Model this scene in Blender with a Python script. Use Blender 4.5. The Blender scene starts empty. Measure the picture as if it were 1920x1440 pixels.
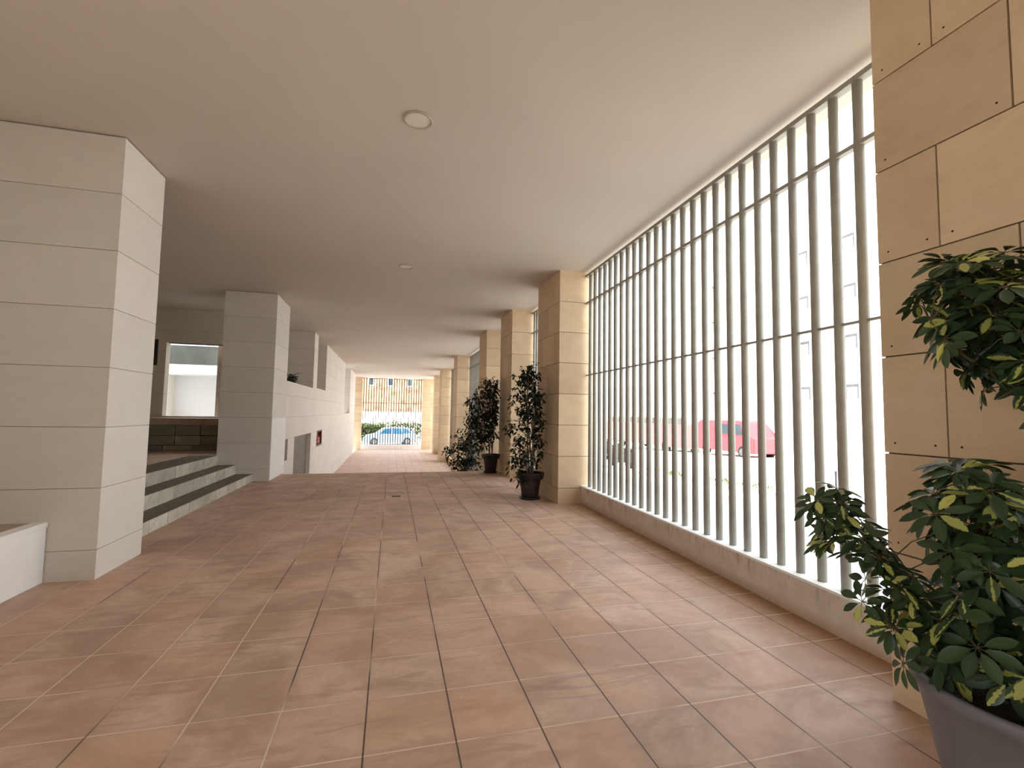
import bpy, bmesh, math, random
from mathutils import Vector, Matrix, noise as mnoise
from math import sin, cos, pi, radians
random.seed(7)
scn = bpy.context.scene
COL = scn.collection

# ------------------------------------------------------------------ object helpers
def obj(name, bm, mat, parent=None, smooth=False, stuff=False):
    me = bpy.data.meshes.new(name)
    bm.normal_update(); bm.to_mesh(me); bm.free()
    for m in (mat if isinstance(mat, (list, tuple)) else [mat]): me.materials.append(m)
    if smooth:
        for p in me.polygons: p.use_smooth = True
    o = bpy.data.objects.new(name, me); COL.objects.link(o)
    if parent is not None:
        o.parent = parent; o.location = -Vector(parent.get('_b', (0, 0, 0))) if '_b' in parent else (0, 0, 0)
    if stuff: o['kind'] = 'stuff'
    return o
def thing(name, label, cat, loc=(0, 0, 0), group=None):
    o = bpy.data.objects.new(name, None); COL.objects.link(o); o.location = loc
    o.empty_display_size = 0.1
    o['label'] = label; o['category'] = cat
    if group: o['group'] = group
    return o
def tag(o, label, cat, group=None):
    o['label'] = label; o['category'] = cat
    if group: o['group'] = group
    return o
def struct(name, bm, mat, label=None, smooth=False):
    o = obj(name, bm, mat, smooth=smooth); o['kind'] = 'structure'
    if label: o['label'] = label
    return o
def share(src, parent, loc=(0, 0, 0)):
    c = src.copy(); COL.objects.link(c); c.parent = parent; c.location = loc
    return c
def copy_tree(o, parent=None):
    c = o.copy(); COL.objects.link(c)
    if parent is not None: c.parent = parent
    for ch in [k for k in COL.objects if k.parent is o]: copy_tree(ch, c)
    return c

def box(bm, x0, x1, y0, y1, z0, z1, mi=0):
    v = [bm.verts.new(p) for p in ((x0,y0,z0),(x1,y0,z0),(x1,y1,z0),(x0,y1,z0),(x0,y0,z1),(x1,y0,z1),(x1,y1,z1),(x0,y1,z1))]
    for f in ((0,3,2,1),(4,5,6,7),(0,1,5,4),(1,2,6,5),(2,3,7,6),(3,0,4,7)):
        bm.faces.new([v[i] for i in f]).material_index = mi
def boxbm(*a):
    bm = bmesh.new(); box(bm, *a); return bm
def bbox(*a, w=0.006, seg=2):
    bm = boxbm(*a); bmesh.ops.bevel(bm, geom=bm.edges[:], offset=w, segments=seg, affect='EDGES', profile=.5); return bm
def hexa(bm, pts, mi=0):
    v = [bm.verts.new(p) for p in pts]
    for f in ((0,3,2,1),(4,5,6,7),(0,1,5,4),(1,2,6,5),(2,3,7,6),(3,0,4,7)):
        bm.faces.new([v[i] for i in f]).material_index = mi
def tube(bm, pts, radii, n=8, mi=0, cap=True):
    rings = []
    pts = [Vector(p) for p in pts]
    if not isinstance(radii, (list, tuple)): radii = [radii]*len(pts)
    for i, p in enumerate(pts):
        d = (pts[min(i+1, len(pts)-1)] - pts[max(i-1, 0)]).normalized()
        a = d.orthogonal().normalized() if i == 0 else (pa - d*pa.dot(d)).normalized()
        pa = a; b = d.cross(a)
        rings.append([bm.verts.new(p + (a*cos(2*pi*k/n) + b*sin(2*pi*k/n))*radii[i]) for k in range(n)])
    for r, s in zip(rings, rings[1:]):
        for k in range(n): bm.faces.new((r[k], r[(k+1) % n], s[(k+1) % n], s[k])).material_index = mi
    if cap:
        bm.faces.new(rings[0][::-1]).material_index = mi; bm.faces.new(rings[-1]).material_index = mi
def lathe(bm, prof, c=(0, 0, 0), n=40, mi=0, closed=False):
    c = Vector(c); rings = []
    for r, z in prof:
        if r < 1e-6: rings.append([bm.verts.new(c + Vector((0, 0, z)))])
        else: rings.append([bm.verts.new(c + Vector((r*cos(2*pi*k/n), r*sin(2*pi*k/n), z))) for k in range(n)])
    if closed: rings.append(rings[0])
    for a, b in zip(rings, rings[1:]):
        for k in range(n):
            k2 = (k+1) % n
            if len(a) == 1 and len(b) == 1: continue
            if len(a) == 1: f = (a[0], b[k2], b[k])
            elif len(b) == 1: f = (a[k], a[k2], b[0])
            else: f = (a[k], a[k2], b[k2], b[k])
            try: bm.faces.new(f).material_index = mi
            except ValueError: pass

# ------------------------------------------------------------------ material helpers
class NT:
    def __init__(s, name):
        s.m = bpy.data.materials.new(name); s.m.use_nodes = True
        s.t = s.m.node_tree; s.N = s.t.nodes; s.L = s.t.links
        s.b = s.N['Principled BSDF']
    def n(s, t, **kw):
        o = s.N.new(t)
        for k, v in kw.items(): setattr(o, k, v)
        return o
    def set(s, inp, v):
        if isinstance(v, bpy.types.NodeSocket): s.L.new(v, inp)
        elif v is not None: inp.default_value = v
    def math(s, op, a, b=None, c=None, clamp=False):
        o = s.n('ShaderNodeMath', operation=op, use_clamp=clamp)
        s.set(o.inputs[0], a); s.set(o.inputs[1], b); s.set(o.inputs[2], c); return o.outputs[0]
    def noise(s, vec, scale, detail=4, rough=.55, dist=0):
        o = s.n('ShaderNodeTexNoise'); s.L.new(vec, o.inputs['Vector'])
        o.inputs['Scale'].default_value = scale; o.inputs['Detail'].default_value = detail
        o.inputs['Roughness'].default_value = rough; o.inputs['Distortion'].default_value = dist
        return o.outputs['Fac']
    def ramp(s, f, lo, hi, a=0., b=1.):
        o = s.n('ShaderNodeMapRange'); s.set(o.inputs[0], f); o.clamp = True
        for i, v in zip((1, 2, 3, 4), (lo, hi, a, b)): s.set(o.inputs[i], v)
        return o.outputs[0]
    def mix(s, f, a, b, mode='MIX'):
        o = s.n('ShaderNodeMix', data_type='RGBA', blend_type=mode)
        s.set(o.inputs[0], f); s.set(o.inputs[6], a if not isinstance(a, tuple) else (*a, 1)); s.set(o.inputs[7], b if not isinstance(b, tuple) else (*b, 1))
        return o.outputs[2]
    def map(s, vec, sc):
        o = s.n('ShaderNodeMapping'); s.L.new(vec, o.inputs[0]); o.inputs['Scale'].default_value = sc; return o.outputs[0]
    def pos(s): return s.n('ShaderNodeNewGeometry').outputs['Position']
    def isl(s): return s.n('ShaderNodeNewGeometry').outputs['Random Per Island']
    def ocd(s): return s.n('ShaderNodeTexCoord').outputs['Object']
    def bump(s, h, st, d=.01):
        o = s.n('ShaderNodeBump'); o.inputs['Strength'].default_value = st; o.inputs['Distance'].default_value = d
        s.L.new(h, o.inputs['Height']); s.L.new(o.outputs[0], s.b.inputs['Normal'])
    def out(s, col, rough=.7, **kw):
        s.set(s.b.inputs['Base Color'], (*col, 1) if isinstance(col, tuple) else col); s.set(s.b.inputs['Roughness'], rough)
        for k, v in kw.items(): s.set(s.b.inputs[k.replace('_', ' ')], v)
        return s.m

def m_plain(name, col, rough=.6, var=.12, scale=6, metallic=0., bump=0.):
    t = NT(name); p = t.ocd(); f = t.noise(p, scale, 4)
    d = tuple(c*(1-var) for c in col); l = tuple(min(1, c*(1+var)) for c in col)
    if bump: t.bump(t.noise(p, scale*14, 3), bump, .004)
    return t.out(t.mix(t.ramp(f, .3, .7), d, l), rough, Metallic=metallic)

def m_stone(name, base, dark, light, var=.18, rough=.75):
    t = NT(name); p = t.ocd(); i = t.isl()
    a = t.noise(t.map(p, (1, 1, 1.6)), 2.2, 6, .6, .6); b = t.noise(t.map(p, (1, 1, 1.7)), 6, 5, .65, .3); c = t.noise(p, 160, 2)
    col = t.mix(t.ramp(a, .35, .65), base, light)
    col = t.mix(t.ramp(b, .5, .78, 0, .45), col, dark)
    col = t.mix(t.ramp(c, .62, .72, 0, .25), col, dark)
    g = t.ramp(i, 0, 1, 1-var, 1+var*.4); cc = t.n('ShaderNodeCombineColor')
    for k in range(3): t.L.new(g, cc.inputs[k])
    col = t.mix(1., col, cc.outputs[0], 'MULTIPLY')
    t.bump(t.noise(p, 60, 4), .25, .004)
    return t.out(col, rough)

def m_floor(name, base, dark, light, ox, oy, tile=.4, jl=(.72,.56,.44), jd=(.055,.035,.025), stain=1.):
    t = NT(name); p = t.pos(); sp = t.n('ShaderNodeSeparateXYZ'); t.L.new(p, sp.inputs[0])
    wob = t.math('MULTIPLY', t.math('SUBTRACT', t.noise(p, 6, 3), .5), .006)
    u = t.math('ADD', t.math('DIVIDE', t.math('SUBTRACT', sp.outputs[0], ox), tile), wob)
    v = t.math('ADD', t.math('DIVIDE', t.math('SUBTRACT', sp.outputs[1], oy), tile), wob)
    fu = t.math('FRACT', u); fv = t.math('FRACT', v)
    du = t.math('MINIMUM', fu, t.math('SUBTRACT', 1., fu)); dv = t.math('MINIMUM', fv, t.math('SUBTRACT', 1., fv))
    idv = t.n('ShaderNodeCombineXYZ'); t.L.new(t.math('FLOOR', u), idv.inputs[0]); t.L.new(t.math('FLOOR', v), idv.inputs[1])
    wn = t.n('ShaderNodeTexWhiteNoise', noise_dimensions='2D'); t.L.new(idv.outputs[0], wn.inputs['Vector'])
    wn2 = t.n('ShaderNodeTexWhiteNoise', noise_dimensions='3D'); idv2 = t.n('ShaderNodeVectorMath', operation='ADD'); t.L.new(idv.outputs[0], idv2.inputs[0]); idv2.inputs[1].default_value = (31, 17, 5); t.L.new(idv2.outputs[0], wn2.inputs['Vector'])
    # mottling that differs from slab to slab
    off = t.n('ShaderNodeVectorMath', operation='MULTIPLY_ADD'); t.L.new(wn.outputs['Color'], off.inputs[0]); off.inputs[1].default_value = (1.2, 1.2, 0); t.L.new(p, off.inputs[2])
    nA = t.noise(off.outputs[0], 3.2, 5, .6, .9); nB = t.noise(p, 1.1, 5, .6, 1.2); nC = t.noise(p, 26, 4, .6); nD = t.noise(t.map(p, (.6, 2.2, 1)), 2.6, 4, .6, 1.5)
    col = t.mix(t.ramp(nA, .36, .66), base, light)
    col = t.mix(t.ramp(nB, .43, .60, 0, .62*stain), col, dark)
    col = t.mix(t.ramp(nD, .53, .64, 0, .48*stain), col, dark)
    col = t.mix(t.ramp(nC, .42, .72, 0, .22), col, dark)
    col = t.mix(t.ramp(wn.outputs['Value'], .1, 1, 0, .42), col, (base[0]*1.02, base[1]*.80, base[2]*.72))
    col = t.mix(t.ramp(wn2.outputs['Value'], .2, 1, 0, .26), col, dark)
    edge = t.ramp(t.math('MINIMUM', du, dv), .0, .10, .30, 0)
    col = t.mix(t.math('MULTIPLY', edge, t.ramp(nA, .35, .6)), col, dark)
    if name.startswith('terra'):   # brown dirt gathered along the foot of the sill
        wall = t.math('ADD', sp.outputs[0], t.math('MULTIPLY', t.math('SUBTRACT', t.noise(p, 2.3, 4), .5), .35))
        col = t.mix(t.math('MULTIPLY', t.ramp(wall, 2.42, 2.92, 0, .88), t.ramp(sp.outputs[1], 7.0, 7.6, 1, .35)), col, (.30, .155, .07))
    nj = t.noise(t.map(p, (1, .35, 1)), 2.1, 2)
    lm = t.ramp(du, .0075, .012, 1, 0); cm = t.ramp(dv, .0075, .012, 1, 0)
    jl_ = t.mix(t.ramp(t.math('ADD', nj, t.ramp(sp.outputs[0], -1.6, .6, -.14, .12)), .44, .52), jl, jd)
    nk = t.noise(p, 3.3, 2)
    col = t.mix(t.math('MULTIPLY', cm, t.ramp(nk, .36, .52, .25, .95)), col, jl)
    col = t.mix(t.math('MULTIPLY', lm, .9), col, jl_)
    grv = t.math('MAXIMUM', lm, cm)
    t.bump(t.math('SUBTRACT', t.math('MULTIPLY', nC, .4), grv), .25, .004)
    return t.out(col, t.ramp(nA, .3, .7, .62, .5))

M = {}
M['floor'] = m_floor('terracotta_paving', (.57,.395,.29), (.35,.23,.16), (.70,.51,.385), -.0741, 2.1595, stain=1.15)
M['floor_low'] = m_floor('pale_paving', (.60,.44,.35), (.42,.30,.22), (.68,.52,.43), -.0741, 2.1595, stain=.5)
M['tan'] = m_stone('sandstone', (.65,.48,.30), (.52,.37,.22), (.71,.54,.35), var=.13)
M['white_panel'] = m_stone('pale_panel', (.70,.66,.60), (.65,.61,.55), (.73,.695,.635), var=.04, rough=.6)
M['granite'] = m_stone('rough_granite', (.50,.47,.38), (.24,.225,.17), (.66,.63,.53), var=.25, rough=.85)
M['granite_tread'] = m_plain('dark_tread', (.155,.135,.10), .85, .3, 12, bump=.3)
M['block_dark'] = m_stone('mossy_block', (.22,.225,.17), (.12,.125,.09), (.33,.34,.27), var=.45, rough=.9)
M['joint'] = m_plain('dark_joint', (.10,.07,.045), .9)  # dark core seen in the open joints between blocks
M['joint_pale'] = m_plain('pale_joint', (.26,.23,.20), .9)
M['pin'] = m_plain('anchor_hole', (.03,.02,.015), .9)
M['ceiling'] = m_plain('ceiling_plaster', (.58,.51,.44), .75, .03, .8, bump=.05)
M['render'] = m_plain('white_render', (.84,.835,.81), .7, .04, 3, bump=.15)
M['cap'] = m_plain('bench_top', (.42,.33,.25), .8, .15, 7)
M['grille'] = m_plain('grey_painted_steel', (.31,.295,.25), .5, .12, 5)
M['pot_black'] = m_plain('black_plastic', (.022,.018,.017), .5, .2, 8)
M['pot_grey'] = m_plain('grey_plastic', (.17,.165,.175), .55, .15, 4, bump=.1)
M['soil'] = m_plain('potting_soil', (.035,.022,.014), 1, .5, 40, bump=.8)
M['bark'] = m_plain('grey_bark', (.23,.17,.12), .85, .3, 18, bump=.5)
M['stem'] = m_plain('green_stem', (.10,.085,.035), .7, .25, 20)
M['asphalt'] = m_plain('street_paving', (.62,.61,.58), .9, .08, .6, bump=.2)
M['wall_out'] = m_plain('sunny_render', (.80,.78,.73), .8, .04, .5)
M['house'] = m_plain('house_render', (.70,.70,.71), .8, .04, .5)
M['terracotta'] = m_plain('terracotta_render', (.28,.13,.08), .8, .6, 1.2)
M['grey_door'] = m_plain('grey_door', (.155,.135,.115), .6, .08, 2)
M['shutter'] = m_plain('shutter', (.10,.10,.10), .6, .2, 3)
M['dark_frame'] = m_plain('dark_metal', (.03,.03,.035), .5)
M['slot'] = m_plain('dark_slot', (.05,.045,.04), .7)
M['red_dark'] = m_plain('dark_red_enamel', (.16,.03,.025), .5, .2, 6)
M['hose'] = m_plain('red_hose', (.52,.20,.16), .6, .3, 20)
M['paint_red'] = m_plain('red_paint', (.40,.045,.055), .35, .05)
M['paint_pink'] = m_plain('overexposed_red', (.55,.12,.12), .4, .05)  # red lightened in the colour to look overexposed
M['paint_white'] = m_plain('white_paint', (.8,.8,.8), .35, .03)
M['paint_blue'] = m_plain('pale_blue_paint', (.17,.23,.29), .3, .05)
M['paint_dark'] = m_plain('black_paint', (.012,.012,.014), .35)
M['tyre'] = m_plain('tyre', (.012,.012,.012), .9)
M['hub'] = m_plain('alloy_wheel', (.14,.14,.15), .4, metallic=.5)
M['lens'] = m_plain('frosted_lens', (.72,.67,.58), .5, .03)
M['ring'] = m_plain('light_ring', (.44,.38,.31), .45, .03)
M['yellow'] = m_plain('awning_yellow', (.62,.52,.30), .7)
M['label_white'] = m_plain('label_white', (.6,.6,.6), .5)

def m_glass(name, col=(.02,.03,.035), rough=.08):
    t = NT(name); return t.out(t.mix(t.ramp(t.noise(t.ocd(), .8), .4, .6), col, tuple(c*1.6 for c in col)), rough, Metallic=0.)
M['glass'] = m_glass('window_glass')
M['glass_pale'] = m_glass('balcony_glass', (.075,.085,.075), .12)
M['pane_pale'] = m_glass('bright_pane', (.30,.34,.34), .15)
M['glass_blue'] = m_glass('car_glass', (.015,.07,.14), .1)

def m_leaf(name, g1, g2, vein, variegated=0., yellow=(.60,.62,.16)):
    t = NT(name); i = t.isl(); uv = t.n('ShaderNodeUVMap').outputs[0]; sp = t.n('ShaderNodeSeparateXYZ'); t.L.new(uv, sp.inputs[0])
    ax = t.math('ABSOLUTE', t.math('SUBTRACT', sp.outputs[0], .5))
    col = t.mix(i, g1, g2)
    if variegated:
        r2 = t.math('FRACT', t.math('MULTIPLY', i, 37.77))
        nz = t.noise(t.ocd(), 85, 3, .6, .5)
        thr = t.math('MULTIPLY', t.ramp(r2, .66, 1., -.35, .50), variegated)
        k = t.math('ADD', ax, t.math('MULTIPLY', t.math('SUBTRACT', nz, .5), .5))
        col = t.mix(t.ramp(t.math('SUBTRACT', thr, k), -.03, .03), col, t.mix(t.math('FRACT', t.math('MULTIPLY', i, 91.3)), yellow, tuple(c*.6 for c in yellow)))
    col = t.mix(t.ramp(ax, .0, .03, .35, 0), col, vein)
    t.b.inputs['Subsurface Weight'].default_value = 0
    m = t.out(col, .38)
    tr = t.n('ShaderNodeBsdfTranslucent'); t.L.new(col, tr.inputs[0]); mx = t.n('ShaderNodeMixShader'); mx.inputs[0].default_value = .16
    t.L.new(t.b.outputs[0], mx.inputs[1]); t.L.new(tr.outputs[0], mx.inputs[2]); t.L.new(mx.outputs[0], t.N['Material Output'].inputs[0])
    return m
M['leaf_var'] = m_leaf('variegated_leaf', (.020,.044,.016), (.048,.090,.030), (.14,.19,.07), 1.)
M['leaf_dark'] = m_leaf('ficus_leaf', (.010,.016,.009), (.030,.042,.018), (.05,.06,.03))
M['leaf_hedge'] = m_leaf('hedge_leaf', (.02,.05,.008), (.14,.17,.03), (.05,.08,.02))

# ------------------------------------------------------------------ room shell
CZ = 3.90; ZL = -1.30; XL = -2.40; XR = 2.66
JZ = [.25 + .52*k for k in range(-4, 8)]
def courses(z0, z1):
    zs = [z0] + [z for z in JZ if z0 + .03 < z < z1 - .03] + [z1]
    return list(zip(zs, zs[1:]))
def masonry(bm, x0, x1, y0, y1, z0, z1, splits=lambda k: (), g=.006, inset=.012, mi=0, mj=1, xsplits=lambda k: ()):
    """stone blocks in courses with open joints round a darker core"""
    box(bm, x0+inset, x1-inset, y0+inset, y1-inset, z0, z1, mj)
    for a, b in courses(z0, z1):
        k = int(round((a - .25)/.52)) if a > z0 + 1e-6 or z0 in JZ else int(math.floor((a-.25)/.52))
        ys = [y0] + [y for y in splits(k) if y0+.05 < y < y1-.05] + [y1]
        xs = [x0] + [x for x in xsplits(k) if x0+.05 < x < x1-.05] + [x1]
        for c, d in zip(ys, ys[1:]):
            for e, f in zip(xs, xs[1:]):
                box(bm, e+(g/2 if e > x0 else 0), f-(g/2 if f < x1 else 0), c+(g/2 if c > y0 else 0), d-(g/2 if d < y1 else 0),
                    a+(g/2 if a > z0 else 0), b-(g/2 if b < z1 else 0), mi)

# floors
def zext(name, mat, x0, x1, y0, y1, z0, z1, label=None): return struct(name, boxbm(x0, x1, y0, y1, z0, z1), mat, label)
zext('floor', M['floor'], -3.7, 3.33, -5, 11.65, ZL, 0, 'terracotta coloured square paving of the near, upper level of the passage')
zext('floor_lower', M['floor_low'], -2.41, 3.34, 11.65, 35.3, ZL-.2, ZL, 'pale paving of the lower level at the far end')
# ceiling slab: over the passage and left landing, plus terrace strip added for shade
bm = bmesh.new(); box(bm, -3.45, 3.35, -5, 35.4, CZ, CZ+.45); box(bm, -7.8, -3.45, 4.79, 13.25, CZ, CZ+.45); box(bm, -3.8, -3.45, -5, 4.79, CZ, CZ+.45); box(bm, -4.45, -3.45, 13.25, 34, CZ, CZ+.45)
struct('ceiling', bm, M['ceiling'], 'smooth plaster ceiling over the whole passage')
# unseen masses, walls and ground added mainly to shape the light
bm = boxbm(-3.8, 3.35, -5.3, 13.25, CZ+.45, 12.0); box(bm, -7.8, -3.8, 4.79, 13.25, CZ+.45, 12.0); box(bm, -13, -7.8, 4.79, 13.25, 0, 12.0)
struct('wall_added_sun_block', bm, M['white_panel'])  # unseen blocks added to keep sun off the courtyard house
bm = boxbm(-4.45, -4.25, 13.6, 34, .9, CZ); box(bm, -4.25, -3.42, 33.8, 34, .9, CZ)
struct('wall_added_terrace_shade', bm, M['cap'])  # unseen wall added, in a darker material, to darken the terrace
zext('wall_right_near_blocker', M['tan'], 2.7, 3.35, -5.0, -.4, 0, CZ)  # unseen wall added to cut light on the first column's front
zext('wall_back_added', M['white_panel'], -3.8, 3.3, -5.3, -5.0, ZL, CZ)  # unseen wall guessed behind the viewer, mainly to shape the light
bm = bmesh.new()
for a, b, c, d in ((-5.0, -2.6, 0, CZ), (.6, 4.79, 0, CZ), (-2.6, .6, 0, .6), (-2.6, .6, 2.75, CZ)): box(bm, -3.8, -3.6, a, b, c, d)
struct('wall_left_added_opening', bm, M['white_panel'])  # unseen wall; its opening is added to light the nearest pillar
zext('ground_left_bounce', M['asphalt'], -30, -3.8, -25, 4.79, -.3, 0)  # unseen ground added to bounce sunlight in through that opening

# left wall beyond the second column, with its openings (one masonry wall)
bm = bmesh.new()
sp12 = lambda o: (lambda k: [o + 1.2*i + (.6 if k % 2 else 0) for i in range(-2, 20)])
def wseg(y0, y1, z0, z1, xb=-2.65, o=11.8): masonry(bm, xb, XL, y0, y1, z0, z1, sp12(o), g=.005, inset=.008)
wseg(11.80, 11.92, ZL, 2.12); wseg(11.92, 12.20, ZL, .27); wseg(11.92, 12.20, .77, 2.12)
wseg(12.20, 12.97, ZL, 2.12); wseg(12.97, 15.48, .77, 2.12)
wseg(15.48, 16.22, ZL, CZ, -3.4, 15.48)
wseg(16.22, 16.63, ZL, 2.16); wseg(16.63, 17.88, ZL, .25); wseg(16.63, 17.88, .78, 2.16); wseg(17.88, 18.3, ZL, 2.16)
wseg(18.30, 25.3, ZL, CZ, -3.4); wseg(25.3, 28.5, ZL, 1.29); wseg(28.5, 32.3, ZL, CZ, -3.4)
struct('wall_left', bm, [M['white_panel'], M['joint_pale']], 'pale panelled left wall of the lower passage')
o = struct('door_1', bbox(-2.60, -2.52, 12.97, 15.48, ZL, .77, w=.004), M['grey_door'], 'plain grey garage-size door sunk in the left wall')
struct('window_1', boxbm(-2.60, -2.50, 11.92, 12.20, .27, .77), M['slot'], 'narrow dark slot opening in the left wall')
struct('trim_1', bbox(XL-.004, XL+.006, 10.57, 11.86, .003, 1.29, w=.002, seg=1), M['render'], 'whiter patch low on the left wall beside the second column')  # thin whiter sheet laid over the wall panels
# wall head cap strips on the window sills of the left wall
bm = bmesh.new(); box(bm, -2.67, -2.385, 11.82, 15.46, 2.12, 2.14); box(bm, -2.67, -2.385, 16.24, 18.28, 2.16, 2.18); box(bm, -2.67, -2.385, 25.32, 28.48, 1.29, 1.31)
struct('trim_2', bm, M['render'], 'thin pale copings on the sills of the left wall openings')

# end wall of the lower passage (sits either side of the far grille)
bm = bmesh.new(); masonry(bm, -3.4, -2.10, 35.0, 35.35, ZL, CZ, g=.008, inset=.02)
struct('wall_far_left', bm, [M['tan'], M['joint']], 'sandstone pier left of the far grille')
bm = bmesh.new(); masonry(bm, 2.16, 3.35, 35.0, 35.35, ZL, CZ, g=.008, inset=.02, xsplits=lambda k: [2.75] if k % 2 else [])
struct('wall_far_right', bm, [M['tan'], M['joint']], 'sandstone pier right of the far grille')
zext('wall_far_sill', M['render'], -2.10, 2.16, 34.98, 35.25, ZL, -.96, 'low rendered sill under the far grille')

# ------------------------------------------------------------------ sandstone pillars
def pillar(y0, y1, z0, label, xi=XR, pins=False):
    bm = bmesh.new()
    sp = lambda k: ([y0+.3, y0+.9] if k % 2 == 0 else [y0+.6])
    masonry(bm, xi, 3.35, y0, y1, z0, CZ, sp, g=.008, inset=.012)
    if pins:
        for a, b in courses(z0, CZ):
            k = int(round((a-.25)/.52)) if a > z0 else -1
            ys = [y0]+sp(k)+[y1]
            for c, d in zip(ys, ys[1:]):
                for yy in (c+.055, d-.055):
                    for zz in ((a+.055,) if a > z0 else ()):
                        r = .0055; ring = [bm.verts.new((xi-.0008, yy+r*cos(t*pi/5), zz+r*sin(t*pi/5))) for t in range(10)]
                        f = bm.faces.new(ring); f.material_index = 2
    o = obj('stone_pillar', bm, [M['tan'], M['joint'], M['pin']])
    tag(o, label, 'pillar', 'sandstone pillars along the right side'); return o
pillar(.75, 1.95, 0, 'nearest sandstone pillar, with the big leafy potted plant in front', 2.60, True)
pillar(7.27, 8.47, 0, 'second sandstone pillar, at the far end of the large grille, with a slim potted tree before it', 2.68)
pillar(10.40, 11.58, 0, 'third sandstone pillar, standing at the edge of the upper floor behind the potted trees')
pillar(13.30, 14.50, ZL, 'fourth sandstone pillar, first one rising from the lower floor', 2.64)
pillar(19.60, 20.80, ZL, 'fifth sandstone pillar, second one rising from the lower floor', 2.64)
pillar(26.0, 27.2, ZL, 'sixth sandstone pillar, last but one before the far end wall', 2.64)
pillar(31.0, 32.2, ZL, 'seventh and farthest sandstone pillar, just before the far end wall', 2.72)

# ------------------------------------------------------------------ pale panelled columns on the left
def column(y0, y1, label, x0=-3.38):
    bm = bmesh.new(); masonry(bm, x0, XL, y0, y1, 0, CZ-.012, g=.005, inset=.008)
    box(bm, x0+.015, XL-.015, y0+.015, y1-.015, CZ-.012, CZ, 1)
    tag(obj('panelled_column', bm, [M['white_panel'], M['joint_pale']]), label, 'column', 'pale panelled columns on the left')
column(4.79, 5.54, 'nearest pale panelled column, standing at the end of the low white bench wall')
column(10.56, 11.80, 'second pale panelled column, beyond the stone steps')

# low white bench wall at the left
t = thing('bench_wall', 'low white rendered bench wall with brownish top, running up to the nearest pale column', 'low wall', (-3.18, 0, 0))
def child(name, bm, mat, parent, smooth=False):
    bmesh.ops.translate(bm, verts=bm.verts[:], vec=-Vector(parent.location)); return obj(name, bm, mat, parent, smooth)
child('wall_body', bbox(-3.6, -2.76, -4.9, 4.785, 0, .455, w=.004), M['render'], t)
child('edge_band', bbox(-2.86, -2.75, -4.9, 4.785, .456, .50, w=.005), M['render'], t)
child('top_slab', boxbm(-3.6, -2.861, -4.9, 4.785, .456, .492), M['cap'], t)

# ------------------------------------------------------------------ steps, landing and retaining wall on the left
def stepblocks(bm, xf, xb, y0, y1, z0, z1, o):
    ys = [y0]; y = y0 + o
    while y < y1-.1: ys.append(y); y += random.uniform(.42, .75)
    ys.append(y1)
    for a, b in zip(ys, ys[1:]):
        box(bm, xf-.14, xf+random.uniform(-.003, .003), a+.004, b-.004, z0, z1-.001)
    box(bm, xb, xf-.012, y0, y1, z0, z1, 1)
t = thing('stone_steps', 'three rough grey stone steps between the two nearest pale columns', 'steps', (-3.0, 8.05, 0))
for x, xb, z0, z1, o in ((-2.70, -3.03, 0, .15, .3), (-3.02, -3.36, 0, .335, .5), (-3.35, -3.80, 0, .525, .2)):
    y1 = 10.555
    bm = bmesh.new(); stepblocks(bm, x, xb-.05, 5.56, y1, max(0, z1-.19), z1, o); 
    child('step', bm, [M['granite'], M['granite_tread']], t)
bm = boxbm(-7.6, -3.80, 5.0, 11.84, 0, .52); box(bm, -3.80, -3.385, 10.557, 11.84, 0, .52)
struct('floor_landing', bm, M['floor'], 'dim landing at the top of the stone steps')
zext('wall_landing_left', M['white_panel'], -7.79, -7.6, 4.79, 13.2, 0, CZ)
zext('wall_landing_near', M['white_panel'], -7.6, -3.39, 4.79, 5.0, 0, CZ)
bm = bmesh.new(); box(bm, -7.6, -3.0, 11.84, 12.3, 0, 1.09, 1)
z = .52; zs = [.52, .645, .855, 1.09]
for a, b in zip(zs, zs[1:]):
    x = -7.6
    while x < -3.45:
        w = random.uniform(.3, .75); x2 = min(x+w, -3.39)
        box(bm, x+.006, x2-.006, 11.80+random.uniform(-.008, .008), 11.9, a+.007, b-.007); x = x2
tag(obj('block_wall', bm, [M['block_dark'], M['joint']]), 'dark rough-block retaining wall at the back of the landing above the steps', 'wall')
bm = bmesh.new(); box(bm, -7.6, -2.66, 11.82, 13.0, 1.09, 1.235)
struct('floor_planting_bed', bm, M['cap'], 'brown earth bed on top of the block wall')
# back wall of the landing with its picture opening
bm = bmesh.new()
wy0, wy1 = 13.0, 13.22
for a, b, c, d in ((-7.8, -5.72, 1.1, CZ), (-5.55, -5.38, 1.1, CZ), (-5.72, -5.55, 1.1, 2.49), (-5.72, -5.55, 3.13, CZ), (-5.38, -3.42, 1.1, 1.245), (-5.38, -3.42, 3.06, CZ)):
    masonry(bm, a, b, wy0, wy1, c, d, g=.005, inset=.008)
struct('wall_courtyard', bm, [M['white_panel'], M['joint_pale']], 'pale wall behind the landing with a view opening to the courtyard')
bm = bmesh.new(); box(bm, -5.72, -5.55, wy0+.06, wy0+.1, 2.49, 3.13)
struct('window_2', bm, M['slot'], 'narrow dark slot in the courtyard wall')
zext('trim_3', M['render'], -5.38, -3.42, 12.97, 13.24, 1.245, 1.27, 'pale sill of the courtyard opening')
# upper terrace ground beyond, seen through the openings
zext('ground_courtyard', M['asphalt'], -14, -4.45, 13.24, 34, .7, 1.0, 'sunny courtyard paving')

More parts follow.
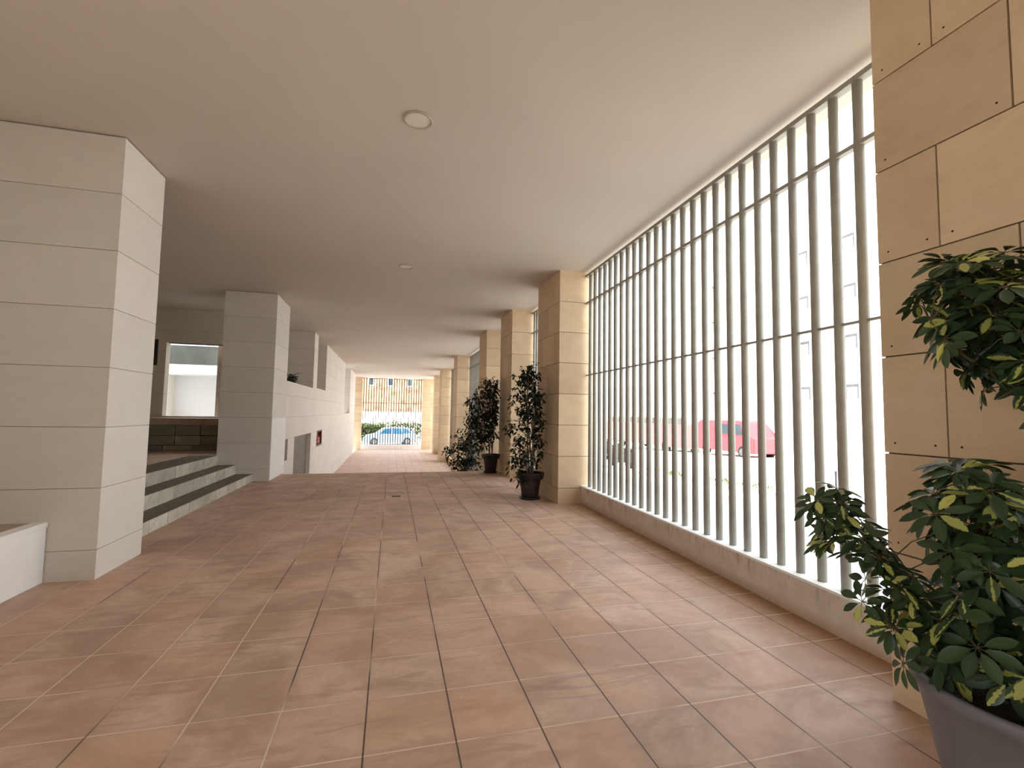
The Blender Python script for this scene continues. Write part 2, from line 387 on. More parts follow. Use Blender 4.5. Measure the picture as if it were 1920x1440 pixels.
# courtyard building
t = thing('courtyard_building', 'bright white house with a glazed balcony, seen through the opening beyond the landing', 'building', (-8, 19, 1.0))
child('wall', boxbm(-14, -4.9, 18.8, 25, 1.0, 8.5), M['house'], t)
child('side_pier', bbox(-7.62, -7.44, 18.3, 18.81, 1.0, 2.60), M['wall_out'], t)
child('balcony_slab', bbox(-7.6, -5.68, 17.7, 18.81, 2.60, 2.92), M['render'], t)
child('balcony_pier', bbox(-7.6, -7.33, 17.7, 18.81, 2.92, 5.6), M['render'], t)
child('balcony_pier', bbox(-5.76, -5.68, 17.72, 18.81, 2.92, 5.6), M['render'], t)
g = child('balcony_glass', boxbm(-7.33, -5.76, 17.78, 17.81, 2.92, 3.56), M['glass_pale'], t)
child('handrail', bbox(-7.33, -5.76, 17.75, 17.83, 3.56, 3.60), M['render'], t)
bm = boxbm(-7.30, -5.78, 18.74, 18.79, 3.60, 5.0); child('window', bm, M['glass_pale'], t)
child('window_frame', bbox(-6.62, -6.54, 18.70, 18.76, 2.93, 5.0), M['render'], t)

# ------------------------------------------------------------------ sill walls and steel grilles on the right
def gx(y): return 3.075 + (y-7.27)*.0225 if y < 7.3 else 3.075
def sill(y0, y1, z0, z1, label):
    bm = bmesh.new(); a, b = gx(y0), gx(y1)
    ct = .018
    hexa(bm, [(a,y0,z0),(3.34,y0,z0),(3.34,y1,z0),(b,y1,z0),(a,y0,z1-ct),(3.34,y0,z1-ct),(3.34,y1,z1-ct),(b,y1,z1-ct)])
    hexa(bm, [(a-.004,y0,z1-ct),(3.34,y0,z1-ct),(3.34,y1,z1-ct),(b-.004,y1,z1-ct),(a-.004,y0,z1),(3.34,y0,z1),(3.34,y1,z1),(b-.004,y1,z1)], 1)
    o = struct('wall_right', bm, [m_sill, M['render']], label); return o
t = NT('sill_render'); p = t.pos(); sp = t.n('ShaderNodeSeparateXYZ'); t.L.new(p, sp.inputs[0])
drip = t.noise(t.map(p, (1, 5, .7)), 4, 4, .6); gr = t.noise(p, 7, 4)
col = t.mix(t.ramp(gr, .3, .7), (.58,.49,.40), (.70,.61,.51))
col = t.mix(t.math('MULTIPLY', t.ramp(drip, .52, .68), t.ramp(sp.outputs[2], .12, .28, 0, .75)), col, (.24,.17,.11))
col = t.mix(t.math('MULTIPLY', t.ramp(sp.outputs[2], .0, .09, .8, 0), t.ramp(gr, .3, .6, .4, 1)), col, (.42,.25,.11))
t.bump(gr, .15, .01); m_sill = t.out(col, .85)
sill(1.95, 7.27, 0, .29, 'rendered sill wall with drip stains under the big near grille')
sill(8.47, 10.40, 0, .29, 'rendered sill wall between second and third pillars')
sill(11.655, 13.30, ZL, .29, 'rendered sill wall beside the drop to the lower floor')
sill(14.5, 19.6, ZL, -.96, 'rendered sill wall between fourth and fifth pillars')
sill(20.8, 26.0, ZL, -.96, 'rendered sill wall between fifth and sixth pillars')
sill(27.2, 31.0, ZL, -.96, 'rendered sill wall between the last two pillars')
sill(-.4, .75, 0, .29, 'rendered sill wall before the nearest pillar')

BR = .032
def grille(p0, p1, ys, zb, zt, rails, label, r=BR, mat='grille'):
    """p0, p1: ends in plan; bars at parameter positions; rails at heights"""
    p0 = Vector((*p0, 0)); p1 = Vector((*p1, 0)); d = (p1-p0).normalized(); L = (p1-p0).length
    t = thing('steel_grille', label, 'grille', (p0.x, p0.y, zb), 'steel bar grilles')
    bm = bmesh.new(); tube(bm, [(0, 0, 0), (0, 0, zt-zb)], r, 14)
    first = None
    for s in ys:
        q = d*s
        if first is None:
            first = obj('bar', bm, M[mat], t, smooth=False); first.location = q
            for pl in first.data.polygons: pl.use_smooth = len(pl.vertices) == 4
        else: share(first, t, q)
    ang = math.atan2(d.y, d.x)
    for z, h, dep in rails:
        b = boxbm(0, L, -dep/2, dep/2, -h/2, h/2); b.transform(Matrix.Rotation(ang, 4, 'Z'))
        bmesh.ops.translate(b, verts=b.verts[:], vec=(0, 0, z-zb)); obj('rail', b, M[mat], t)
    return t
RL = lambda zt: ((zt-.02, .04, .062), (3.36, .03, .05), (2.13, .018, .03))
sx = .095
y0, y1 = 1.953, 7.268; L = math.hypot(y1-y0, gx(y1)-gx(y0))
grille((gx(y0)+sx, y0), (gx(y1)+sx, y1), [ (2.40-y0)+.188*k for k in range(26)], .29, 3.85, RL(3.85), 'large near grille of tall grey steel bars between the first two sandstone pillars')
grille((3.17, 8.472), (3.17, 10.398), [.13+.185*k for k in range(10)], .29, 3.85, RL(3.85), 'narrow grey grille between the second and third pillars')
grille((3.17, 11.582), (3.17, 13.298), [.12+.185*k for k in range(9)], .29, 3.85, RL(3.85), 'narrow grey grille between the third and fourth pillars')
grille((3.17, 14.502), (3.17, 19.598), [.12+.187*k for k in range(27)], -.96, 3.85, RL(3.85), 'long grey grille between the fourth and fifth pillars')
grille((3.17, 20.802), (3.17, 25.998), [.12+.187*k for k in range(27)], -.96, 3.85, RL(3.85), 'long grey grille between the fifth and sixth pillars')
grille((3.17, 27.202), (3.17, 30.998), [.12+.187*k for k in range(20)], -.96, 3.85, RL(3.85), 'grey grille between the sixth and seventh pillars')
grille((-2.10, 35.12), (2.16, 35.12), [.09+.1775*k for k in range(24)], -.96, 3.86, ((3.84, .04, .05), (2.06, .03, .03)), 'far grille closing the end of the passage, a parked car behind it', r=.027, mat='dark_frame')

# steps down to the lower floor (under the edge of the upper floor)
t = thing('lower_steps', 'short flight of pale steps going down from the edge of the upper floor', 'steps', (-.8, 12.9, ZL))
for k in range(7):
    child('step', boxbm(-2.385, .9, 11.655+.33*k, 11.985+.33*k, ZL, -.1625*(k+1)), M['floor_low'], t)

# ------------------------------------------------------------------ ceiling lights, cabinet, drain
def ceiling_light(x, y, label):
    t = thing('ceiling_light', label, 'ceiling light', (x, y, CZ), 'round recessed ceiling lights')
    bm = bmesh.new(); lathe(bm, [(.098, -.004), (.104, -.013), (.118, -.012), (.124, -.0005), (.098, -.0005)], closed=True); obj('trim_ring', bm, M['ring'], t, smooth=True)
    bm = bmesh.new(); lathe(bm, [(0, -.007), (.099, -.005), (.099, -.001), (0, -.001)]); obj('lens', bm, M['lens'], t, smooth=False)
ceiling_light(.136, 3.81, 'nearest round recessed ceiling light, above the middle of the floor')
ceiling_light(.150, 7.87, 'second round ceiling light, further along in line with the second sandstone pillar')
ceiling_light(-1.95, 27.2, 'faraway round ceiling light near the left wall over the lower floor')
t = thing('hose_cabinet', 'dark red fire hose cabinet sunk in the pale left wall beside the grey door', 'cabinet', (-2.5, 17.25, .25))
child('frame', (lambda b: (box(b, -2.52, -2.41, 16.64, 16.70, .26, .77), box(b, -2.52, -2.41, 17.81, 17.87, .26, .77), box(b, -2.52, -2.41, 16.70, 17.81, .26, .30), box(b, -2.52, -2.41, 16.70, 17.81, .73, .77), b)[-1])(bmesh.new()), M['red_dark'], t)
child('back_panel', boxbm(-2.54, -2.51, 16.70, 17.81, .30, .73), M['red_dark'], t)
bm = bmesh.new()
for k in range(5): tube(bm, [(-2.47+.008*k, 17.3+(.12+.035*k)*cos(a), .43+(.05+.015*k)*sin(a)) for a in [i*2*pi/16 for i in range(17)]], .014, 6)
child('hose', bm, M['hose'], t, True)
bm = bmesh.new(); box(bm, .04, .19, 8.33, 8.43, .0005, .004)
for k in range(5): box(bm, .055+.026*k, .067+.026*k, 8.34, 8.42, .004, .0055, 1)
t = tag(obj('floor_drain', bm, [M['granite_tread'], M['pin']]), 'small dark drain grate in the middle of the upper floor', 'drain')

# ------------------------------------------------------------------ plants
def leafmesh(bm, uvl, base, d, up, L, W, droop=.25, n=5, fold=.18, wav=0.):
    d = d.normalized(); s = d.cross(up)
    if s.length < 1e-3: s = d.orthogonal()
    s.normalize(); nrm = s.cross(d).normalized()
    rows = []
    for i in range(n+1):
        t = i/n; w = W*.5*(sin(pi*min(1, t**1.15*.98+.01))**.8)*(1 if t < 1 else 0) if n > 3 else W*.5*sin(pi*t)
        c = base + d*L*(t - .12*droop*t*t) - nrm*(0) - Vector((0, 0, 1))*droop*L*t*t + nrm*wav*L*sin(t*7)*.5
        if i == 0 or i == n: rows.append([bm.verts.new(c)])
        else: rows.append([bm.verts.new(c - s*w + nrm*w*fold*2), bm.verts.new(c), bm.verts.new(c + s*w + nrm*w*fold*2)])
    uvs = {}
    for i, r in enumerate(rows):
        t = i/n
        if len(r) == 1: uvs[r[0]] = (.5, t)
        else:
            for v, u in zip(r, (0, .5, 1)): uvs[v] = (u, t)
    for a, b in zip(rows, rows[1:]):
        if len(a) == 1: fs = [(a[0], b[1], b[0]), (a[0], b[2], b[1])]
        elif len(b) == 1: fs = [(a[0], a[1], b[0]), (a[1], a[2], b[0])]
        else: fs = [(a[0], a[1], b[1], b[0]), (a[1], a[2], b[2], b[1])]
        for f in fs:
            fc = bm.faces.new(f)
            for l in fc.loops: l[uvl].uv = uvs[l.vert]
def rnd_in(c, r, shell=.55):
    while 1:
        v = Vector((random.uniform(-1, 1), random.uniform(-1, 1), random.uniform(-1, 1)))
        if shell < v.length < 1: return Vector((c[0]+v.x*r[0], c[1]+v.y*r[1], c[2]+v.z*r[2])), v

def schefflera():
    base = Vector((2.13, 1.12, 0))
    t = thing('potted_schefflera', 'large variegated schefflera in a big grey pot before the nearest sandstone pillar', 'potted plant', base)
    bm = bmesh.new(); lathe(bm, [(0, 0), (.19, 0), (.205, .015), (.26, .25), (.315, .52), (.335, .53), (.342, .56), (.335, .575), (.312, .57), (.30, .50), (.0, .49)], n=64)
    obj('pot', bm, M['pot_grey'], t, smooth=True)
    bm = bmesh.new(); lathe(bm, [(0, .515), (.20, .51), (.302, .498), (.302, .492), (0, .492)], n=40); obj('soil', bm, M['soil'], t)
    # stems
    bs = bmesh.new(); nodes = []
    paths = [ [(0,0,.5),(.06,-.03,.8),(.20,-.12,1.15),(.24,-.14,1.5),(.10,.02,1.75),(-.02,.10,1.98)],
              [(.06,-.03,.5),(.16,-.10,.9),(.26,-.16,1.4),(.16,-.02,1.7),(.10,.06,1.95)],
              [(-.07,.05,.5),(-.16,.12,.66),(-.30,.22,.90),(-.44,.32,1.12)],
              [(-.04,-.05,.5),(-.09,-.03,.75),(-.12,.0,1.0),(-.14,.04,1.18)],
              [(.05,.06,.5),(.02,.12,.8),(-.02,.14,1.05),(-.02,.12,1.24)],
              [(-.1,.1,.5),(-.2,.17,.62),(-.33,.25,.72)],
              [(0,.06,1.62),(-.10,.12,1.72),(-.18,.16,1.84)] ]
    dense = []
    for pa in paths:
        pa = [Vector(p) for p in pa]; fine = []
        for a, b in zip(pa, pa[1:]):
            for k in range(6): fine.append(a.lerp(b, k/6) + Vector((random.uniform(-.004, .004), random.uniform(-.004, .004), 0)))
        fine.append(pa[-1]); n = len(fine); r0 = .013 if pa[0].z < .6 else .008
        tube(bs, fine, [r0*(1-.55*i/n) for i in range(n)], 8); dense += fine
    obj('stems', bs, M['stem'], t, smooth=True)
    bl = bmesh.new(); uvl = bl.loops.layers.uv.new('UVMap'); bp = bmesh.new()
    B = lambda *a: Vector(a) - base
    zones = [ (B(2.09, 1.08, .80), (.30, .28, .26), 66, .088, .45), (B(2.04, 1.16, 1.12), (.27, .23, .22), 78, .080, .35), (B(1.98, 1.15, .72), (.2, .18, .16), 26, .088, .4),
              (B(1.66, 1.45, 1.13), (.10, .10, .10), 14, .064, .2), (B(1.72, 1.40, 1.00), (.12, .12, .14), 17, .064, .3), (B(1.77, 1.33, .84), (.12, .11, .14), 17, .066, .3), (B(1.85, 1.26, .70), (.13, .12, .12), 12, .070, .3),
              (B(2.14, 1.20, 1.88), (.27, .22, .24), 84, .078, .3), (B(2.02, 1.28, 1.94), (.13, .12, .15), 20, .072, .3), (B(2.20, 1.12, 1.70), (.22, .18, .20), 36, .08, .3) ]
    for c, r, n, L, sh in zones:
        for _ in range(n):
            p, v = rnd_in(c, r, sh)
            if p.x > 2.56 - base.x: continue
            if math.hypot(p.x, p.y) < .36 and p.z < .60: continue
            near = min(dense, key=lambda q: (q-p).length + (.25 if q.z > p.z else 0))
            out = Vector((v.x, v.y, v.z*.6+.35)).normalized()
            mid = near.lerp(p, .55) + Vector((0, 0, .02)); tube(bp, [near, mid, p], [.0026, .0022, .0018], 5, cap=False)
            ax = (out + Vector((0, 0, .5)) + Vector([random.uniform(-.35, .35) for _ in range(3)])).normalized()
            a = ax.orthogonal().normalized(); b = ax.cross(a); k = random.choice((6, 7, 7, 8)); ph = random.random()*6
            tilt = random.uniform(-.1, .28)
            for i in range(k):
                th = ph + 2*pi*i/k + random.uniform(-.1, .1)
                dr = (a*cos(th) + b*sin(th))
                dd = (dr - ax*tilt).normalized(); l = L*random.uniform(.85, 1.18)
                leafmesh(bl, uvl, p + dd*.016, dd, ax, l, l*random.uniform(.40, .48), droop=random.uniform(.0, .2), n=6, wav=.03)
                tube(bp, [p, p + dd*.018], .0012, 4, cap=False)
    obj('leaf_stalks', bp, M['stem'], t, smooth=True)
    obj('foliage', bl, M['leaf_var'], t, smooth=True)
schefflera()

def ficus(name, label, base, rim, h, trunks, zones, pot=True, leafL=.088):
    t = thing(name, label, 'potted plant', base, 'dark potted trees beside the pillars')
    s = rim/.25
    bm = bmesh.new(); lathe(bm, [(0, .02), (.135*s, .02), (.14*s, .03), (.185*s, h*.74), (.187*s, h*.75), (.225*s, h*.77), (.245*s, h*.98), (.25*s, h), (.235*s, h), (.228*s, h-.05), (0, h-.05)], n=48)
    obj('pot', bm, M['pot_black'], t, smooth=True)
    for pl in t.children[0].data.polygons: pass
    bm = bmesh.new(); lathe(bm, [(0, .001), (.165*s, .001), (.185*s, .035), (.178*s, .037), (.16*s, .015), (0, .015)], n=40); obj('saucer', bm, M['pot_black'], t, smooth=True)
    bm = bmesh.new(); lathe(bm, [(0, h-.03), (.228*s, h-.042), (.228*s, h-.049), (0, h-.049)], n=32); obj('soil', bm, M['soil'], t)
    bs = bmesh.new(); pts = []
    for k in range(trunks):
        a = 2*pi*k/trunks + .4; r = .045
        ht = random.uniform(.75, 1)*(max(z[0][2]+z[1][2]*.7 for z in zones)-h)
        path = [Vector((r*cos(a+i*.35)*(1 + .8*i/10), r*sin(a+i*.35)*(1+.8*i/10), h-.04 + ht*i/10)) for i in range(11)]
        tube(bs, path, [.017*(1-.6*i/10) for i in range(11)], 8); pts += path[3:]
    obj('trunk', bs, M['bark'], t, smooth=True)
    bl = bmesh.new(); uvl = bl.loops.layers.uv.new('UVMap'); bt = bmesh.new()
    for c, r, n, sh in zones:
        c = Vector(c)
        for _ in range(n):
            p, v = rnd_in(c, r, sh)
            if p.x + base[0] > 2.56: p.x = 2.56 - base[0] - random.random()*.15
            near = min(pts, key=lambda q: (q-p).length + (.3 if q.z > p.z else 0)) if pts else c
            tube(bt, [near, near.lerp(p, .5)+Vector((0, 0, .03)), p], [.004, .003, .0015], 4, cap=False)
            for k in range(random.choice((6, 7, 8, 9))):
                q = p + Vector([random.uniform(-.075, .075) for _ in range(3)])
                d = Vector((random.uniform(-1, 1), random.uniform(-1, 1), random.uniform(-.9, .25)))
                if q.x + base[0] > 2.54: q.x = 2.54 - base[0]; d.x = -abs(d.x)
                leafmesh(bl, uvl, q, d, Vector((random.uniform(-.4, .4), random.uniform(-.4, .4), 1)), leafL*random.uniform(.8, 1.25), leafL*.56, droop=.2, n=3)
    obj('twigs', bt, M['bark'], t, smooth=True)
    obj('foliage', bl, M['leaf_dark'], t, smooth=True)
    return t
ficus('potted_ficus', 'slim dark-leaved tree in a black pot before the second sandstone pillar, nearest of the three', (2.36, 7.80, 0), .25, .45, 5,
      [((-.06, 0, 2.12), (.22, .22, .22), 26, .2), ((-.05, 0, 1.72), (.36, .32, .30), 52, .45), ((.0, 0, 1.25), (.40, .34, .36), 52, .65), ((-.02, 0, .82), (.33, .3, .28), 26, .7), ((-.15, -.05, .50), (.2, .25, .22), 12, .3)])
ficus('potted_ficus', 'broad dark-leaved tree in a black pot before the third sandstone pillar, middle of the three', (2.40, 11.33, 0), .24, .45, 4,
      [((-.05, 0, 2.10), (.30, .25, .25), 40, .2), ((-.15, 0, 1.65), (.50, .40, .42), 120, .3), ((-.18, 0, 1.15), (.48, .40, .42), 110, .3), ((-.35, 0, .75), (.32, .25, .28), 34, .3)])
ficus('potted_ficus', 'bushy dark shrub on the lower floor, lowest and farthest of the three potted trees', (2.05, 12.95, ZL), .24, .45, 4,
      [((-.05, 0, 2.05), (.32, .3, .28), 40, .2), ((-.12, 0, 1.62), (.50, .36, .34), 80, .3), ((.05, 0, 1.30), (.42, .34, .3), 50, .4)])
# potted plant on the terrace sill (seen through the first opening)
def small_plant(name, label, base):
    t = thing(name, label, 'potted plant', base)
    bm = bmesh.new(); lathe(bm, [(0, 0), (.13, 0), (.17, .26), (.185, .27), (.185, .3), (.165, .3), (.16, .27), (0, .27)], n=32); obj('pot', bm, M['pot_black'], t, smooth=True)
    bl = bmesh.new(); uvl = bl.loops.layers.uv.new('UVMap')
    for _ in range(90):
        d = Vector((random.uniform(-1, 1), random.uniform(-1, 1), random.uniform(.1, 1)))
        leafmesh(bl, uvl, Vector((0, 0, .28))+d*random.uniform(.02, .22), d, Vector((0, 0, 1)), .16, .06, droop=.6, n=4)
    obj('foliage', bl, M['leaf_dark'], t, smooth=True)
zext('floor_terrace', M['cap'], -4.25, -2.66, 13.24, 18.28, .9, 1.6, 'raised terrace behind the left wall')
zext('floor_planter', M['white_panel'], -3.3, -2.66, 13.24, 15.4, 1.6, 2.05, 'raised planter ledge behind the first opening')
small_plant('terrace_plant', 'small dark potted plant on the terrace behind the first left wall opening', (-2.88, 14.55, 2.05))

# ------------------------------------------------------------------ outside
def gz(y): return -.15 if y < 8 else (-.15 - (min(y, 34)-8)*.042 if y < 34 else -1.24-(min(y, 37)-34)*.06)
bm = bmesh.new(); ys = [-30, -10, 0, 8, 12, 16, 20, 24, 28, 31, 34, 35.4, 37, 45, 60, 90, 140]; rows = []
for y in ys: rows.append([bm.verts.new((x, y, gz(y))) for x in (3.36, 10, 20, 30, 80)])
for a, b in zip(rows, rows[1:]):
    for k in range(4): bm.faces.new((a[k], a[k+1], b[k+1], b[k]))
ra = [bm.verts.new((x, 35.4, gz(35.4))) for x in (-60, 3.36)]; 
prev = [bm.verts.new((x, 35.4, gz(35.4))) for x in (-60, 3.36)]
for y in ys[12:]:
    cur = [bm.verts.new((x, y, gz(y))) for x in (-60, 3.36)]; bm.faces.new((prev[0], prev[1], cur[1], cur[0])); prev = cur
struct('ground', bm, M['asphalt'], 'sunlit pale street and pavement outside')
# kerbs
bm = bmesh.new(); 
for k in range(24): box(bm, 7.62, 7.78, 2.0+.8*k, 2.79+.8*k, gz(2.4+.8*k)-.2, gz(2.4+.8*k)+.09)
tag(obj('kerb', bm, M['granite']), 'stone kerb along the pavement outside the near grille', 'kerb')
bm = bmesh.new(); uvl = bm.loops.layers.uv.new('UVMap')
for cx, cy in ((8.6, 12.9), (8.6, 11.0), (8.35, 9.3), (8.2, 12.2), (8.9, 14.5), (8.3, 10.2), (8.8, 16.)):
    for _ in range(60):
        q = Vector((cx+random.uniform(-.3, .3), cy+random.gauss(0, .2), gz(cy)))
        leafmesh(bm, uvl, q, Vector((random.uniform(-.5, .5), random.uniform(-.5, .5), 1)), Vector((1, 0, 0)), random.uniform(.08, .2), .03, droop=.2, n=3)
o = tag(obj('grass_tufts', bm, M['leaf_hedge']), 'green weeds growing along the street kerb', 'grass'); o['kind'] = 'stuff'
bm = bmesh.new(); tube(bm, [(8.0, 6.9, -.2), (8.0, 6.9, .5)], .02, 8)
tag(obj('marker_post', bm, M['dark_frame']), 'thin short post standing by the kerb outside the near grille', 'post')

# street building (white, mostly bleached by the sun)
t = thing('street_building', 'tall bleached white apartment block across the street with small dark windows', 'building', (32, 24, -1))
child('wall', boxbm(26, 40, 9, 36.6, -2, 14.9), M['wall_out'], t)
child('roof_edge', bbox(25.7, 40, 8.8, 36.9, 14.9, 15.3, w=.02), M['granite'], t)
for k, z in enumerate((2.65, 5.6, 8.6, 11.6)):
    for j, (y, w) in enumerate(((21.2, .75), (24.5, .95), (33.0, .8), (17.2, .9), (13.2, .8))):
        f = child('window', boxbm(25.955, 25.99, y-w/2, y+w/2, z, z+.85), M['shutter'], t)
        bmx = boxbm(25.945, 25.955, y-w/2+.08, y+w/2-.05, z+.0, z+.68); bmesh.ops.translate(bmx, verts=bmx.verts[:], vec=-Vector(t.location)); obj('pane', bmx, M['pane_pale'], f)
child('balcony', bbox(25.1, 25.95, 22.9, 24.6, 7.75, 8.2, w=.1, seg=3), M['yellow'], t)

# vehicles
def vehicle(name, label, cat, loc, rot, L, W, H, prof, body, glass, win, wr=.33, wx=(.18, .80), band=None, group=None):
    """prof: list of (x,z) side outline as fractions; win: list of window polygons (fractions)"""
    t = thing(name, label, cat, loc, group); t.rotation_euler.z = rot
    P = [Vector(((x-.5)*L, 0, z*H)) for x, z in prof]
    bm = bmesh.new()
    def tum(z): return W/2*(1 - .16*max(0, (z/H-.55)/.45))
    A = [bm.verts.new((p.x, -tum(p.z), p.z)) for p in P]; Bv = [bm.verts.new((p.x, tum(p.z), p.z)) for p in P]
    bm.faces.new(A); bm.faces.new(Bv[::-1])
    for i in range(len(P)):
        j = (i+1) % len(P); bm.faces.new((A[j], A[i], Bv[i], Bv[j]))
    bmesh.ops.bevel(bm, geom=[e for e in bm.edges if abs(e.verts[0].co.y-e.verts[1].co.y) < .01*W or True], offset=.035*H/1.5, segments=3, affect='EDGES')
    bmesh.ops.recalc_face_normals(bm, faces=bm.faces[:])
    b = obj('body', bm, body, t, smooth=False)
    for wpoly in win:
        for s in (-1, 1):
            bw = bmesh.new(); vs = [Vector(((x-.5)*L, 0, z*H)) for x, z in wpoly]
            o1 = [bw.verts.new((v.x, s*(tum(v.z)+.006), v.z)) for v in vs]; i1 = [bw.verts.new((v.x, s*(tum(v.z)-.03), v.z)) for v in vs]
            bw.faces.new(o1); bw.faces.new(i1[::-1])
            for i in range(len(vs)): j = (i+1) % len(vs); bw.faces.new((o1[i], o1[j], i1[j], i1[i]))
            bmesh.ops.recalc_face_normals(bw, faces=bw.faces[:])
            obj('side_window', bw, glass, t)
    if band:
        z0, z1, m = band; bm = bmesh.new(); box(bm, -L/2-.01, L/2+.01, -W/2-.012, W/2+.012, z0*H, z1*H); obj('colour_band', bm, m, t)
    for x in wx:
        for s in (-1, 1):
            bm = bmesh.new(); lathe(bm, [(0, -.1), (wr*.8, -.1), (wr, -.07), (wr, .07), (wr*.8, .1), (0, .1)], n=28); bm.transform(Matrix.Rotation(pi/2, 4, 'X')); bmesh.ops.translate(bm, verts=bm.verts[:], vec=((x-.5)*L, s*(W/2-.08), wr))
            w = obj('wheel', bm, M['tyre'], t)
            bm = bmesh.new(); lathe(bm, [(0, .112), (wr*.25, .115), (wr*.6, .105), (wr*.62, .09), (0, .09)], n=20); bm.transform(Matrix.Rotation(pi/2*(1 if s < 0 else -1), 4, 'X')); bmesh.ops.translate(bm, verts=bm.verts[:], vec=((x-.5)*L, s*(W/2-.08), wr))
            obj('hubcap', bm, M['hub'], w)
    return t
SUV = [(.0,.22),(.02,.42),(.06,.55),(.24,.64),(.36,.93),(.46,1.),(.80,.98),(.93,.72),(.985,.60),(1.,.30),(.98,.16),(.02,.14)]
SUVW = [[(.275,.65),(.375,.91),(.50,.94),(.50,.66)], [(.52,.66),(.52,.94),(.68,.93),(.71,.66)], [(.73,.67),(.70,.92),(.79,.91),(.88,.70)]]
vehicle('parked_car', 'pale blue-white hatchback parked across the street behind the far grille', 'car', (-.1, 41.8, gz(41)), radians(8), 4.4, 1.8, 1.52, SUV, M['paint_blue'], M['glass_blue'], SUVW)
BOX = [(0,.15),(0,.55),(.03,.92),(.06,.99),(.97,1.),(1.,.95),(1.,.15)]
BW = [[(.03+.115*k, .56), (.03+.115*k, .85), (.13+.115*k, .85), (.13+.115*k, .56)] for k in range(8)]
vehicle('red_van', 'low red van parked across the street, nearer than the long bus', 'van', (19.6, 23.2, gz(23)), radians(90), 4.9, 1.9, 2.05, [(0,.14),(0,.52),(.10,.60),(.2,.93),(.25,1.),(.96,1.),(1.,.9),(1.,.14)], M['paint_red'], M['glass'], [[(.16,.62),(.23,.9),(.36,.9),(.36,.62)], [(.40,.62),(.40,.9),(.62,.9),(.62,.62)]], group='red vehicles across the street')
vehicle('city_bus', 'long white bus with a broad red lower band, beyond the red van', 'bus', (20.4, 33.4, gz(33)), radians(90), 12., 2.5, 3.0, BOX, M['paint_white'], M['glass_pale'], BW, wr=.5, wx=(.2, .75), band=(.16, .70, M['paint_pink']), group='red vehicles across the street')
for i, (x, y, lab) in enumerate(((8.0, 15.2, 'dark scooter parked by the kerb, nearer of the two'), (9.6, 19.2, 'dark scooter parked by the kerb, farther of the two'))):
    t = thing('scooter', lab, 'scooter', (x, y, gz(y)), 'scooters by the kerb')
    for s in (-.55, .55):
        bm = bmesh.new(); lathe(bm, [(.14, -.04), (.2, -.05), (.24, 0), (.2, .05), (.14, .04)], n=20, closed=True); bm.transform(Matrix.Rotation(pi/2, 4, 'Y')); bmesh.ops.translate(bm, verts=bm.verts[:], vec=(0, s, .24)); obj('wheel', bm, M['tyre'], t)
    bm = bmesh.new(); tube(bm, [(0, .55, .24), (0, .42, .6), (0, .38, .98)], .03, 8); tube(bm, [(-.3, .34, 1.0), (0, .38, .98), (.3, .34, 1.0)], .018, 8); obj('handlebar', bm, M['dark_frame'], t)
    bm = bmesh.new(); hexa(bm, [(-.14,-.75,.3),(.14,-.75,.3),(.14,-.05,.28),(-.14,-.05,.28),(-.12,-.8,.68),(.12,-.8,.68),(.12,-.15,.66),(-.12,-.15,.66)]); box(bm, -.12, .12, -.1, .45, .24, .34); hexa(bm, [(-.18,.36,.3),(.18,.36,.3),(.18,.42,.3),(-.18,.42,.3),(-.15,.28,.9),(.15,.28,.9),(.15,.34,.9),(-.15,.34,.9)]); obj('body', bm, M['paint_dark'], t)
    obj('seat', bbox(-.13, .13, -.78, -.15, .68, .76, w=.03), M['tyre'], t)

# beyond the far grille: hedge, terracotta building
def hedge(name, label, c, r, n):
    bl = bmesh.new(); uvl = bl.loops.layers.uv.new('UVMap')
    for _ in range(n):
        x, y = random.uniform(-r[0], r[0]), random.uniform(-r[1], r[1]); top = r[2]*(.8+.25*mnoise.noise(Vector((x*.9+c[0], y, 3))))
        z = random.uniform(.0, 1)**.6*top
        q = Vector((x, y, z)); leafmesh(bl, uvl, q, Vector((random.uniform(-1, 1), random.uniform(-1, 1), random.uniform(-.4, 1))), Vector((0, 0, 1)), .30, .18, n=3)
    t = thing(name, label, 'hedge', c, 'hedges beyond the far grille'); obj('foliage', bl, M['leaf_hedge'], t, smooth=True)
    bs = bmesh.new()
    for k in range(7): tube(bs, [(-r[0]+(k+.5)*r[0]*2/7, 0, -.1), (-r[0]+(k+.5)*r[0]*2/7+.1, .05, r[2]*.7)], .04, 6)
    obj('stems', bs, M['bark'], t)
hedge('hedge', 'green hedge at the left behind the parked cars, seen through the far grille', (-3.2, 47.5, gz(47)), (2.6, .6, 1.9), 2600)
hedge('hedge', 'longer low green hedge behind the roof of the parked hatchback', (1.4, 53, gz(53)), (4.6, .7, 2.0), 2600)
t = thing('terracotta_building', 'large terracotta coloured apartment block beyond the far grille', 'building', (1, 78, -1.9))
child('wall', boxbm(-12, 12.5, 75, 90, -1.9, 10.6), M['terracotta'], t)
child('ground_floor', boxbm(-12, 12.5, 74.9, 75.0, -1.9, 1.4), M['wall_out'], t)
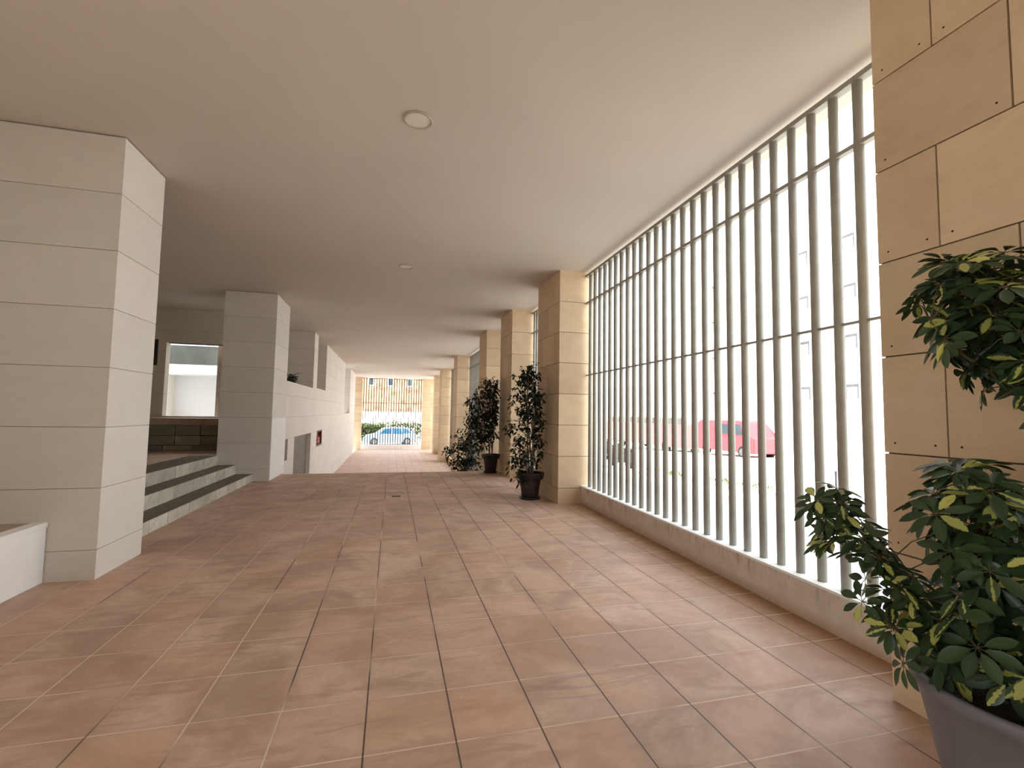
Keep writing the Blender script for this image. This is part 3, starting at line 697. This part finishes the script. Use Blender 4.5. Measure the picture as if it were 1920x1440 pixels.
child('roof_slab', boxbm(-12.3, 12.8, 74.7, 90, 10.6, 10.9), M['wall_out'], t)
for z in (5.4, 8.2):
    for x in [-9.5+2.9*k for k in range(8)]:
        f = child('window', boxbm(x, x+.9, 74.93, 74.99, z, z+1.3), M['wall_out'], t)
        bmx = boxbm(x+.12, x+.78, 74.90, 74.93, z+.12, z+1.18); bmesh.ops.translate(bmx, verts=bmx.verts[:], vec=-Vector(t.location)); obj('pane', bmx, M['glass'], f)

# ------------------------------------------------------------------ light
w = bpy.data.worlds.new('sky'); scn.world = w; w.use_nodes = True
bg = w.node_tree.nodes['Background']; bg.inputs[0].default_value = (.86, .93, 1.0, 1); bg.inputs[1].default_value = 1.0
sd = bpy.data.lights.new('sun', 'SUN'); sd.energy = 4.2; sd.angle = radians(.6); sd.color = (1, .95, .86)
so = bpy.data.objects.new('sun', sd); COL.objects.link(so)
az = radians(-20); el = radians(50)   # sun behind the viewer, almost along the passage
dirv = Vector((sin(az)*cos(el), -cos(az)*cos(el), sin(el)))
so.rotation_euler = dirv.to_track_quat('Z', 'Y').to_euler(); so.location = (0, -10, 12)

# ------------------------------------------------------------------ camera
cam = bpy.data.cameras.new('camera'); cam.sensor_width = 36; cam.lens = 36*869.7/1920; cam.clip_end = 500; cam.clip_start = .02
co = bpy.data.objects.new('camera', cam); COL.objects.link(co)
yaw, pit, rol = .25185, .06307, .016647
f = Vector((sin(yaw)*cos(pit), cos(yaw)*cos(pit), sin(pit))); rt = Vector((cos(yaw), -sin(yaw), 0)); up = rt.cross(f)
R0 = rt*cos(rol) + up*sin(rol); U0 = -rt*sin(rol) + up*cos(rol)
mw = Matrix((R0, U0, -f)).transposed().to_4x4(); mw.translation = Vector((0, 0, 1.4697)); co.matrix_world = mw
scn.camera = co
scn.view_settings.view_transform = 'Standard'; scn.view_settings.look = 'None'; scn.view_settings.gamma = 1
scn.view_settings.exposure = 2.1
try:
    scn.cycles.max_bounces = 10; scn.cycles.diffuse_bounces = 7; scn.cycles.use_denoising = True
except Exception: pass
